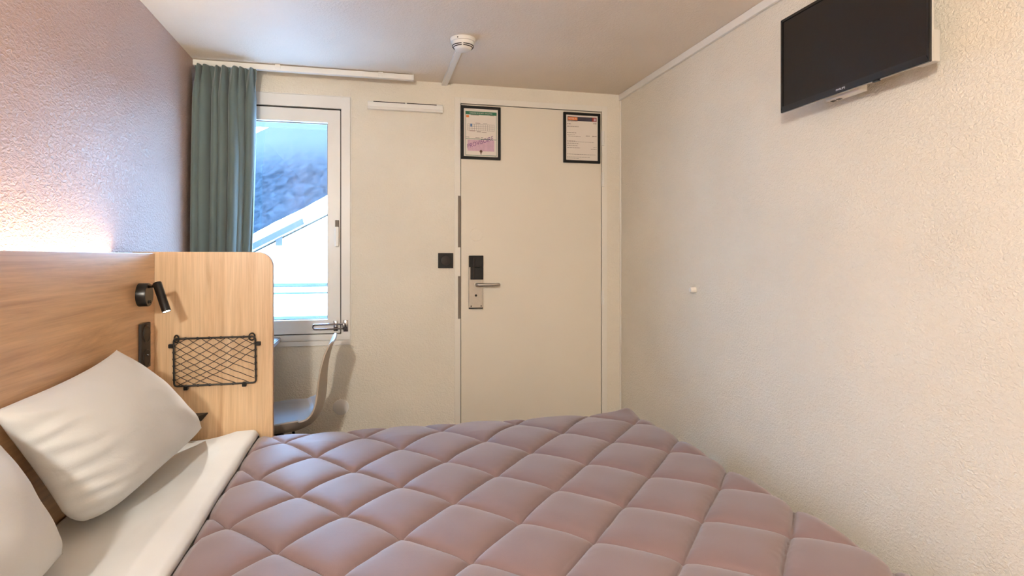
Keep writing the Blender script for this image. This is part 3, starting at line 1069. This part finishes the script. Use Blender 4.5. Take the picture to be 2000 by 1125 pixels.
# ------------------------------------------------------------------ curtain and rail
rl = thing('curtain_rail', (-0.31, 3.155, 2.12), 'white curtain rail on the ceiling above the window', 'rail')
obj('track', box(B(), XL + 0.0015, 0.2125, 3.140, 3.168, 2.1195, 2.147, 0.0015), M['white_plastic'], rl)
obj('end_cap', box(B(), 0.2130, 0.2200, 3.138, 3.170, 2.1185, 2.148, 0.002), M['white_plastic'], rl)
for x in (-0.45, 0.05):
    obj('ceiling_clip', box(B(), x - 0.012, x + 0.012, 3.134, 3.1395, 2.128, ZC - 0.0006, 0.001), M['white_plastic'], rl)
cu = thing('curtain', (-0.69, 3.12, 0.83), 'sage green pleated curtain drawn to the left of the window', 'curtain')
NCU, NCV = 260, 90
cg = []
cb = B()
rng = random.Random(3)
ph = [rng.uniform(-0.5, 0.5) for _ in range(12)]
def curtain_pt(u, v, deep=1.0):
    """u across 0..1, v down 0..1"""
    z = 2.112 - (2.112 - 0.80) * v
    xl = XL + 0.010
    xr = -0.545 - 0.035 * v
    xx = u + 0.022 * sin(2 * pi * (u * 3.1 + 0.2)) + 0.012 * sin(2 * pi * (u * 5.3 + 0.6 + v * 0.15))
    head = min(1, v / 0.11)
    n = 7.5
    amp = (0.024 + 0.027 * head) * (1.0 + 0.25 * sin(u * 11 + 1))
    phase = 2 * pi * n * u + 0.7 * sin(2.3 * v + u * 6) + 0.4
    w = sin(phase)
    w = math.copysign(abs(w) ** 0.75, w)
    y = 3.112 - 0.055 * v * (1 - u) + 0.078 * min(1, v * 3) * max(0, (u - 0.45) / 0.55) ** 0.8 + w * amp * (0.9 + 0.2 * v) * (1 - 0.45 * u * min(1, v * 3))
    # finger pleats pinched in the heading
    if head < 1:
        y += (1 - head) * 0.010 * sin(phase * 2.0 + 0.8)
        z += (1 - v / 0.11) * 0.006 * sin(phase + 1.0) if v < 0.11 else 0
    y += 0.006 * noise.noise((u * 9, v * 3, 2)) + 0.012 * noise.noise((u * 4, v * 1.6, 8)) * v
    x = xl + (xr - xl) * min(1, max(0, xx)) + 0.012 * cos(phase) * head
    x = max(x, XL + 0.005)
    y = min(y, 3.232)
    return Vector((x, y, z))
for j in range(NCV + 1):
    v = (j / NCV) ** 1.2
    cg.append([cb.verts.new(curtain_pt(i / NCU, v)) for i in range(NCU + 1)])
for j in range(NCV):
    for i in range(NCU):
        cb.faces.new((cg[j][i], cg[j][i + 1], cg[j + 1][i + 1], cg[j + 1][i]))
fab = obj('fabric', cb, M['curtain'], cu, True, 0)
sm = fab.modifiers.new('thickness', 'SOLIDIFY')
sm.thickness = 0.0016
sm.offset = 0
# heading tape stitched across the top
tb = B()
tg = []
for j in range(5):
    v = 0.076 + 0.003 * j / 4
    tg.append([tb.verts.new(curtain_pt(i / NCU, v) + Vector((0, -0.0026, 0))) for i in range(NCU + 1)])
for j in range(4):
    for i in range(NCU):
        tb.faces.new((tg[j][i], tg[j][i + 1], tg[j + 1][i + 1], tg[j + 1][i]))
obj('heading_seam', tb, M['curtain'], cu, True, 0)
for k in range(8):
    u = (k + 0.5) / 8
    p = curtain_pt(u, 0.0)
    hk = tube(B(), [(p.x, 3.154, 2.1185), (p.x, 3.150, 2.108), (p.x, min(p.y + 0.004, 3.149), 2.098)], 0.002, 6)
    obj('hook', hk, M['white_plastic'], cu)

# ------------------------------------------------------------------ things on the far wall
av = thing('air_vent', (0.17, YF, 1.9), 'cream slotted air inlet bar beside the top of the window', 'vent')
p0, p1 = pix(718, 206, YF - 0.02), pix(864.5, 211, YF - 0.02)
vx0, vx1, vz = p0.x, p1.x, (p0.z + p1.z) / 2
vb = prism(B(), [(vx0, YF - 0.0006, vz - 0.022), (vx0, YF - 0.026, vz - 0.022), (vx0, YF - 0.032, vz - 0.008), (vx0, YF - 0.032, vz + 0.014), (vx0, YF - 0.028, vz + 0.019), (vx0, YF - 0.0006, vz + 0.019)], (vx1 - vx0, 0, 0))
obj('housing', vb, M['white_plastic'], av)
obj('cover_lip', box(B(), vx0 + 0.001, vx1 - 0.001, YF - 0.0345, YF - 0.0325, vz - 0.010, vz + 0.013, 0.0008), M['white_plastic'], av)
xm = (vx0 + vx1) / 2
for (a, b_) in ((vx0 + 0.030, xm - 0.004), (xm + 0.006, vx1 - 0.034)):
    obj('slot', box(B(), a, b_, YF - 0.0338, YF - 0.0325, vz + 0.0135, vz + 0.0175), M['black_brown'], av)

def disc(name, x, z, r, label, cat, mat):
    bm = lathe(B(), [(0, 0), (0, r), (0.0025, r), (0.004, r - 0.003), (0.004, 0)], (x, YF - 0.0006, z), (0, -1, 0), 48)
    return tag(obj(name, bm, mat, None, True), label, cat)
p = pix(666, 795, YF)
disc('wall_rosette', p.x, p.z, 0.041, 'round cream blanking rosette low on the far wall behind the chair', 'rosette', M['pvc'])

ls = thing('light_switch', (0.4, YF, 1.1), 'square black light switch left of the door', 'switch')
p = pix(870.5, 509, YF - 0.004)
pl = obj('plate', box(B(), p.x - 0.0415, p.x + 0.0415, YF - 0.009, YF - 0.0006, p.z - 0.0415, p.z + 0.0415, 0.0015), M['black'], ls)
obj('rocker', lathe(B(), [(0, 0), (0, 0.026), (0.003, 0.0255), (0.004, 0.022), (0.0045, 0)], (p.x, YF - 0.0094, p.z), (0, -1, 0), 40), M['black_brown'], ls, True)

# framed notices on the door
def notice(x0, x1, y0, y1, label):
    """px corners of the front of the frame"""
    yf = YF - 0.016
    a, b_ = pix(x0, y0, yf), pix(x1, y1, yf)
    X0, X1, Z1, Z0 = a.x, b_.x, a.z, b_.z
    t = thing('framed_notice', ((X0 + X1) / 2, YF - 0.008, Z0), label, 'notice', 'framed notices on the door')
    obj('frame', ring_frame(B(), X0, X1, Z0, Z1, (0.0150,) * 4, yf, YF - 0.0018, 0.001), M['black'], t)
    sh_ = obj('sheet', box(B(), X0 + 0.0142, X1 - 0.0142, YF - 0.0105, YF - 0.0095, Z0 + 0.0142, Z1 - 0.0142), M['paper'], t)
    return t, sh_, X0 + 0.0142, X1 - 0.0142, Z0 + 0.0142, Z1 - 0.0142
YS = YF - 0.0108
def flat(bm, x0, x1, z0, z1, lift=0.0):
    box(bm, x0, x1, YS - 0.0004 - lift, YS - lift, z0, z1)
    return bm
XD, ZD = (1, 0, 0), (0, 0, 1)
def txt(body, size, x, z, width=None, align='LEFT', xd=XD, zd=ZD, lift=0.001):
    return text_bm(body, size, (x, YS - lift, z), xd, zd, 0.0, width, align)

t, s1, x0, x1, z0, z1 = notice(900.8, 978.0, 205.0, 312.6, 'black framed evacuation plan with a green header and purple stamp')
W, H = x1 - x0, z1 - z0
obj('header_band', flat(B(), x0 + 0.010, x1 - 0.008, z1 - 0.034, z1 - 0.016), M['paper_green'], s1)
obj('header_lettering', txt('CONSIGNES DE SECURITE - EVACUATION', 0.010, (x0 + x1) / 2, z1 - 0.0285, W * 0.66, 'CENTER'), M['paper'], s1)
bm = B()
for q in ((x0 + 0.010, x0 + 0.012, z0 + 0.006, z1 - 0.034), (x1 - 0.010, x1 - 0.008, z0 + 0.006, z1 - 0.034), (x0 + 0.0123, x1 - 0.0103, z0 + 0.006, z0 + 0.009), (x0 + 0.0123, x1 - 0.0103, z0 + H * 0.362, z0 + H * 0.372)):
    flat(bm, *q)
obj('green_border', bm, M['paper_green'], s1)
obj('lilac_field', flat(B(), x0 + 0.022, x1 - 0.022, z0 + 0.032, z0 + H * 0.35), M['paper_pink'], s1)
obj('stamp', text_bm('PROVISOIRE', 0.034, (x0 + 0.022, YS - 0.0012, z0 + 0.044), (1, 0, 0.36), (-0.10, 0, 1), 0.0, W * 0.80), M['print_purple'], s1)
obj('orange_mark', flat(B(), x0 + 0.014, x0 + 0.030, z1 - 0.050, z1 - 0.038), M['print_orange'], s1)
bm = B()
ya, yb = z0 + H * 0.545, z0 + H * 0.675
for k in range(13):
    xx = x0 + 0.022 + (W - 0.044) * k / 12
    flat(bm, xx - 0.0005, xx + 0.0005, ya, yb, 0.0003)
for k in range(4):
    zz = ya + (yb - ya) * k / 3
    flat(bm, x0 + 0.022, x1 - 0.022, zz - 0.0005, zz + 0.0005, 0.0008)
for (a, b_, c, d) in ((0.34, 0.48, 0.695, 0.705), (0.56, 0.68, 0.695, 0.70), (0.38, 0.50, 0.515, 0.525), (0.52, 0.66, 0.510, 0.518)):
    flat(bm, x0 + W * a, x0 + W * b_, z0 + H * c, z0 + H * d, 0.0003)
for (a, b_, zz) in ((0.20, 0.44, 0.865), (0.06, 0.16, 0.40), (0.34, 0.46, 0.395), (0.50, 0.56, 0.40)):
    flat(bm, x0 + W * a, x0 + W * b_, z0 + H * zz - 0.0012, z0 + H * zz + 0.0012, 0.0003)
obj('floor_plan', bm, M['print_grey'], s1)['kind'] = 'stuff'
obj('blue_room', flat(B(), x0 + W * 0.19, x0 + W * 0.245, z0 + H * 0.62, z0 + H * 0.68, 0.0013), M['print_blue'], s1)
bm = B()
flat(bm, x0 + W * 0.17, x0 + W * 0.33, z0 + H * 0.528, z0 + H * 0.536, 0.0013)
flat(bm, x0 + W * 0.76, x0 + W * 0.88, z0 + H * 0.862, z0 + H * 0.868, 0.0003)
obj('red_caption', bm, M['print_red'], s1)['kind'] = 'stuff'
bm = lathe(B(), [(0, 0), (0, 0.008), (0.0004, 0.008), (0.0004, 0)], (x0 + W * 0.50, YS - 0.0016, z0 + 0.030), (0, -1, 0), 16)
box(bm, x0 + W * 0.50 - 0.0025, x0 + W * 0.50 + 0.0025, YS - 0.0020, YS - 0.0016, z0 + 0.013, z0 + 0.024)
obj('seal_mark', bm, M['print_brown'], s1)

t, s2, x0, x1, z0, z1 = notice(1101.2, 1172.8, 218.0, 319.6, 'black framed price notice with an orange logo and dark header')
W, H = x1 - x0, z1 - z0
obj('header_band', flat(B(), x0 + 0.010, x1 - 0.008, z1 - 0.034, z1 - 0.010), M['print_navy'], s2)
obj('orange_logo', flat(B(), x0 + 0.012, x0 + 0.070, z1 - 0.031, z1 - 0.013, 0.0008), M['print_orange'], s2)
obj('logo_lettering', txt('HOTEL F1', 0.013, x0 + 0.016, z1 - 0.0265, 0.048, lift=0.0016), M['paper'], s2)
obj('red_square', flat(B(), x1 - 0.036, x1 - 0.009, z1 - 0.0335, z1 - 0.0105, 0.0008), M['print_red'], s2)
obj('pale_square', flat(B(), x1 - 0.026, x1 - 0.013, z1 - 0.030, z1 - 0.015, 0.0016), M['paper_pink'], s2)
bm = B()
lines = [(0.04, 0.36, 0.860, 1.3), (0.04, 0.16, 0.800, 1.9), (0.04, 0.40, 0.745, 1.6), (0.04, 0.32, 0.605, 1.7), (0.04, 0.28, 0.560, 1.1), (0.08, 0.46, 0.530, 1.3),
         (0.62, 0.74, 0.548, 1.7), (0.82, 0.96, 0.548, 2.4), (0.04, 0.30, 0.420, 1.9), (0.30, 0.88, 0.412, 1.0), (0.04, 0.40, 0.372, 1.4), (0.04, 0.36, 0.325, 1.4),
         (0.04, 0.44, 0.278, 1.5), (0.78, 0.96, 0.262, 1.3), (0.86, 0.96, 0.305, 1.0), (0.04, 0.92, 0.135, 1.1), (0.04, 0.76, 0.075, 1.0), (0.04, 0.40, 0.045, 0.9), (0.86, 0.96, 0.83, 2.4)]
for (a, b_, zz, th_) in lines:
    # broken into words
    x = a
    while x < b_:
        w_ = min(random.uniform(0.03, 0.085), b_ - x)
        flat(bm, x0 + W * x, x0 + W * (x + w_), z0 + H * zz - th_ * 0.0009, z0 + H * zz + th_ * 0.0009)
        x += w_ + 0.013
obj('printed_lines', bm, M['print_grey'], s2)['kind'] = 'stuff'

# ------------------------------------------------------------------ ceiling things
sdx, sdy = 0.395, 2.585
smk = thing('smoke_detector', (sdx, sdy, ZC - 0.04), 'round cream smoke detector on the ceiling', 'detector')
obj('mount_ring', lathe(B(), [(0, 0), (0, 0.056), (0.014, 0.054), (0.016, 0.050), (0.016, 0)], (sdx, sdy, ZC - 0.0006), (0, 0, -1), 48), M['white_plastic'], smk, True)
obj('body', lathe(B(), [(0.0165, 0), (0.0165, 0.049), (0.030, 0.047), (0.038, 0.040), (0.046, 0.036), (0.050, 0.028), (0.050, 0)], (sdx, sdy, ZC - 0.0006), (0, 0, -1), 48), M['white_plastic'], smk, True)
def arc_slot(r, z, a0, a1, h_):
    bm = B()
    n = 10
    ri, ro = r, r + 0.0016
    vv = []
    for k in range(n + 1):
        a = a0 + (a1 - a0) * k / n
        vv.append([bm.verts.new((sdx + q * cos(a), sdy + q * sin(a), zz)) for q, zz in ((ri, z - h_), (ro, z - h_), (ro, z + h_), (ri, z + h_))])
    for k in range(n):
        for e in range(4):
            bm.faces.new((vv[k][e], vv[k + 1][e], vv[k + 1][(e + 1) % 4], vv[k][(e + 1) % 4]))
    bm.faces.new(vv[0])
    bm.faces.new(vv[-1][::-1])
    return bm
for q in range(4):
    a0 = -pi / 2 - 0.2 + q * pi / 2 + 0.08
    for (r_, z_) in ((0.0455, ZC - 0.0335), (0.0405, ZC - 0.0395)):
        obj('sensor_slot', arc_slot(r_ + 0.0005, z_, a0, a0 + pi / 2 - 0.16, 0.0016), M['black'], smk)
obj('indicator', lathe(B(), [(0, 0), (0, 0.003), (0.002, 0.002), (0.002, 0)], (sdx - 0.030, sdy - 0.0465, ZC - 0.010), (-0.55, -0.83, 0), 10), M['black_brown'], smk)
cd_ = box(B(), sdx - 0.015, sdx + 0.015, sdy + 0.058, YF - 0.001, ZC - 0.016, ZC - 0.0006, 0.002)
tag(obj('cable_conduit', cd_, M['white_plastic']), 'cream cable conduit along the ceiling from smoke detector to far wall', 'conduit')

# ceiling lamp that lights the room (behind the viewer)
LX_, LY_ = -0.58, -0.70
LZ_ = 1.93
cl = thing('ceiling_lamp', (LX_, LY_, LZ_), 'white globe lamp hanging on a stem from the ceiling, beside the viewer', 'lamp')
obj('canopy', lathe(B(), [(0, 0), (0, 0.055), (0.018, 0.050), (0.024, 0.012), (0.330, 0.010), (0.330, 0)], (LX_, LY_, ZC - 0.0006), (0, 0, -1), 40), M['white_plastic'], cl, True)
obj('bulb', lathe(B(), [(0.3305, 0)] + [(0.3305 + 0.065 * (1 - cos(pi * k / 20)), 0.065 * sin(pi * k / 20)) for k in range(1, 20)] + [(0.4605, 0)], (LX_, LY_, ZC - 0.0006), (0, 0, -1), 40),
    emitter('opal_globe', WARM, GLOBE_STRENGTH), cl, True)

# ------------------------------------------------------------------ television
tv = thing('television', (1.38, 1.46, 1.66), 'black flat television on a bracket high on the right wall', 'television')
TX = 1.335
TY0, TY1, TZ0, TZ1 = 1.178, 1.721, 1.672, 1.982
obj('back_cover', box(B(), TX + 0.0095, TX + 0.0165, TY0 + 0.0005, TY1 - 0.001, TZ0 + 0.001, TZ1 - 0.001, 0.002), M['silver'], tv, True)
obj('rear_bulge', box(B(), TX + 0.0168, TX + 0.034, TY0 + 0.06, TY1 - 0.06, TZ0 + 0.03, TZ1 - 0.03, 0.008), M['silver'], tv, True)
def frame_yz(bm, y0, y1, z0, z1, w, x0, x1):
    l, r, b_, t_ = w
    o = [(y0, z0), (y1, z0), (y1, z1), (y0, z1)]
    i = [(y0 + l, z0 + b_), (y1 - r, z0 + b_), (y1 - r, z1 - t_), (y0 + l, z1 - t_)]
    V = [[bm.verts.new((x, y, z)) for y, z in P] for x in (x0, x1) for P in (o, i)]
    for k in range(4):
        k2 = (k + 1) % 4
        bm.faces.new((V[0][k], V[0][k2], V[1][k2], V[1][k]))
        bm.faces.new((V[2][k], V[2][k2], V[3][k2], V[3][k]))
        bm.faces.new((V[0][k], V[0][k2], V[2][k2], V[2][k]))
        bm.faces.new((V[1][k], V[1][k2], V[3][k2], V[3][k]))
    bmesh.ops.bevel(bm, geom=list(bm.edges), offset=0.0012, segments=2, affect='EDGES')
    return bm
bz = obj('bezel', frame_yz(B(), TY0, TY1, TZ0, TZ1, (0.009, 0.010, 0.020, 0.010), TX, TX + 0.009), M['bezel'], tv)
obj('screen', box(B(), TX + 0.0028, TX + 0.008, TY0 + 0.0095, TY1 - 0.0105, TZ0 + 0.0205, TZ1 - 0.0105), M['screen'], tv)
obj('brand_lettering', text_bm('PHILIPS', 0.0085, (TX - 0.0006, 1.460, TZ0 + 0.007), (0, -1, 0), (0, 0, 1), 0.0, 0.034, 'CENTER'), M['logo'], bz)
obj('sensor_bump', box(B(), TX + 0.001, TX + 0.010, 1.330, 1.350, TZ0 - 0.004, TZ0 - 0.0004, 0.001), M['bezel'], tv)
obj('wall_bracket', box(B(), TX + 0.0345, XR - 0.0008, 1.33, 1.53, TZ0 + 0.06, TZ1 - 0.06, 0.004), M['silver'], tv)
obj('side_box', box(B(), TX + 0.0168, TX + 0.042, TY0 + 0.006, TY0 + 0.055, TZ0 + 0.004, TZ0 + 0.085, 0.003), M['silver'], tv)
ub = B()
box(ub, TX + 0.0345, TX + 0.066, 1.43, 1.56, TZ0 - 0.001, TZ0 + 0.058, 0.004)
obj('cable_box', ub, M['white_plastic'], tv)
for y in (1.512, 1.535):
    obj('port', box(B(), TX + 0.044, TX + 0.054, y, y + 0.014, TZ0 - 0.0030, TZ0 - 0.0012), M['black_brown'], tv)

# small white bumper knob on the right wall
def pixX(x, y, X):
    s = (x - 1000) / F
    th = radians(13.42)
    dx, dy = sin(th) + cos(th) * s, cos(th) - sin(th) * s
    t_ = X / dx
    return Vector((X, dy * t_, CAM_Z + (HY - y) / F * t_))
p = pixX(1354, 566, XR - 0.01)
kb = lathe(B(), [(0, 0), (0, 0.014), (0.006, 0.0135), (0.022, 0.0125), (0.026, 0.010), (0.026, 0)], (XR - 0.0006, p.y, p.z), (-1, 0, 0), 24)
tag(obj('door_stopper', kb, M['white_plastic'], None, True), 'small cream rubber stopper on the bare right wall', 'stopper')

# ------------------------------------------------------------------ outside: gallery, railing, snow, chalet, mountain
structure('gallery_floor', box(B(), -6, 6, YF + WT + 0.01, 4.78, -0.25, -0.05), M['deck'], 'concrete access gallery outside the window')
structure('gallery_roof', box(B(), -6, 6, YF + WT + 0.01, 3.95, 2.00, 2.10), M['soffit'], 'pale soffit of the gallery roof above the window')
rg = thing('gallery_railing', (-0.5, 4.62, 0), 'galvanised railing along the gallery outside the window', 'railing')
for (z, r_) in ((0.985, 0.016), (0.925, 0.008), (0.745, 0.012), (0.40, 0.010), (0.06, 0.010)):
    obj('rail', tube(B(), [(-5.9, 4.62, z), (5.9, 4.62, z)], r_, 10), M['galv'], rg, True)
for k in range(-3, 4):
    x = -0.985 + 1.5 * k
    obj('post', box(B(), x - 0.011, x + 0.011, 4.60, 4.64, -0.0495, 1.02, 0.002), M['galv'], rg)
structure('ground', box(B(), -90, 60, 4.85, 140, -3.4, -3.2), M['yard'], 'pale gravel yard below the gallery')

# chalet: gable wall, snow loaded roof rising to the right
def outp(x, y, Y):
    return pix(x, y, Y)
YC = 24.0
chl = thing('chalet', (-4, YC, -3.2), 'white neighbouring chalet with a deep snow covered roof', 'house')
e0, e1 = outp(470, 497, YC), outp(700, 382, YC)          # underside line of the roof
slope = (e1.z - e0.z) / (e1.x - e0.x)
ridge_x, left_x = e1.x + 2.4, e0.x - 3.5
zl = lambda x: e0.z + slope * (x - e0.x)
wallpoly = [(left_x + 1.0, -3.195), (2 * ridge_x - left_x - 1.0, -3.195), (2 * ridge_x - left_x - 1.0, zl(left_x + 1.0)), (ridge_x, zl(ridge_x)), (left_x + 1.0, zl(left_x + 1.0))]
wb = prism(B(), [(x, YC + 0.9, z - 0.1) if z > -3 else (x, YC + 0.9, z) for x, z in wallpoly], (0, 9, 0))
obj('gable_wall', wb, M['chalet_wall'], chl)
rb_ = prism(B(), [(left_x, YC, zl(left_x)), (ridge_x, YC, zl(ridge_x)), (2 * ridge_x - left_x, YC, zl(left_x)), (2 * ridge_x - left_x, YC, zl(left_x) + 0.22), (ridge_x, YC, zl(ridge_x) + 0.24), (left_x, YC, zl(left_x) + 0.22)], (0, 10.5, 0))
obj('roof', rb_, M['chalet_wall'], chl)
# barge board along the near verge
xb0, xb1 = left_x, outp(594, 434, YC - 0.06).x
bb = prism(B(), [(xb0, YC - 0.08, zl(xb0) - 0.06), (xb1, YC - 0.08, zl(xb1) - 0.06), (xb1 - 0.06, YC - 0.08, zl(xb1) + 0.17), (xb0, YC - 0.08, zl(xb0) + 0.17)], (0, 0.075, 0))
obj('barge_board', bb, M['timber_blue'], chl)
# snow blanket with a soft uneven top
sn = B()
NS = 60
rowsn = []
for k in range(NS + 1):
    x = left_x + (ridge_x - left_x) * k / NS
    th_ = 0.34 + 0.10 * noise.noise((x * 0.8, 2, 1)) + 0.05 * noise.noise((x * 2.3, 5, 1))
    zb_ = zl(x) + 0.245
    rowsn.append([sn.verts.new(c) for c in ((x, YC - 0.02, zb_), (x, YC - 0.10, zb_ + th_ * 0.55), (x, YC + 0.15, zb_ + th_), (x, YC + 10, zb_ + th_ + 0.1), (x, YC + 10.4, zb_))])
for k in range(NS):
    for e in range(5):
        sn.faces.new((rowsn[k][e], rowsn[k + 1][e], rowsn[k + 1][(e + 1) % 5], rowsn[k][(e + 1) % 5]))
sn.faces.new(rowsn[0][::-1])
sn.faces.new(rowsn[-1])
obj('roof_snow', sn, M['snow'], chl, True, 50)
p = outp(545, 470, YC + 0.88)
wf = obj('window', box(B(), p.x - 0.12, p.x + 0.12, YC + 0.84, YC + 0.895, p.z - 0.20, p.z + 0.20), M['far_window'], chl)

# forested mountain
mt = B()
NXm, NYm = 150, 60
mg = []
for j in range(NYm + 1):
    row = []
    t_ = j / NYm
    for i in range(NXm + 1):
        x = -220 + 340 * i / NXm
        y = 150 + 90 * t_
        ridge = 45 + 0.62 * (x + 41) + 2 * noise.noise((x * 0.02, 3, 1)) + 1.5 * noise.noise((x * 0.07, 8, 1))
        ridge = min(ridge, 118 - 1.5 * (x + 5)) if x > -10 else ridge  # unseen right flank shaped low so more skylight enters the window
        ridge = max(20, min(ridge, 120))
        z = -6 + (ridge + 6) * min(1, t_ * 1.15) ** 0.9 if t_ < 0.87 else ridge - (t_ - 0.87) * 120
        z += 0.6 * noise.noise((x * 0.06, y * 0.06, 2)) + 0.25 * noise.noise((x * 0.2, y * 0.2, 5)) * (1 if t_ > 0.05 else 0)
        row.append(mt.verts.new((x, y, z)))
    mg.append(row)
for j in range(NYm):
    for i in range(NXm):
        mt.faces.new((mg[j][i], mg[j][i + 1], mg[j + 1][i + 1], mg[j + 1][i]))
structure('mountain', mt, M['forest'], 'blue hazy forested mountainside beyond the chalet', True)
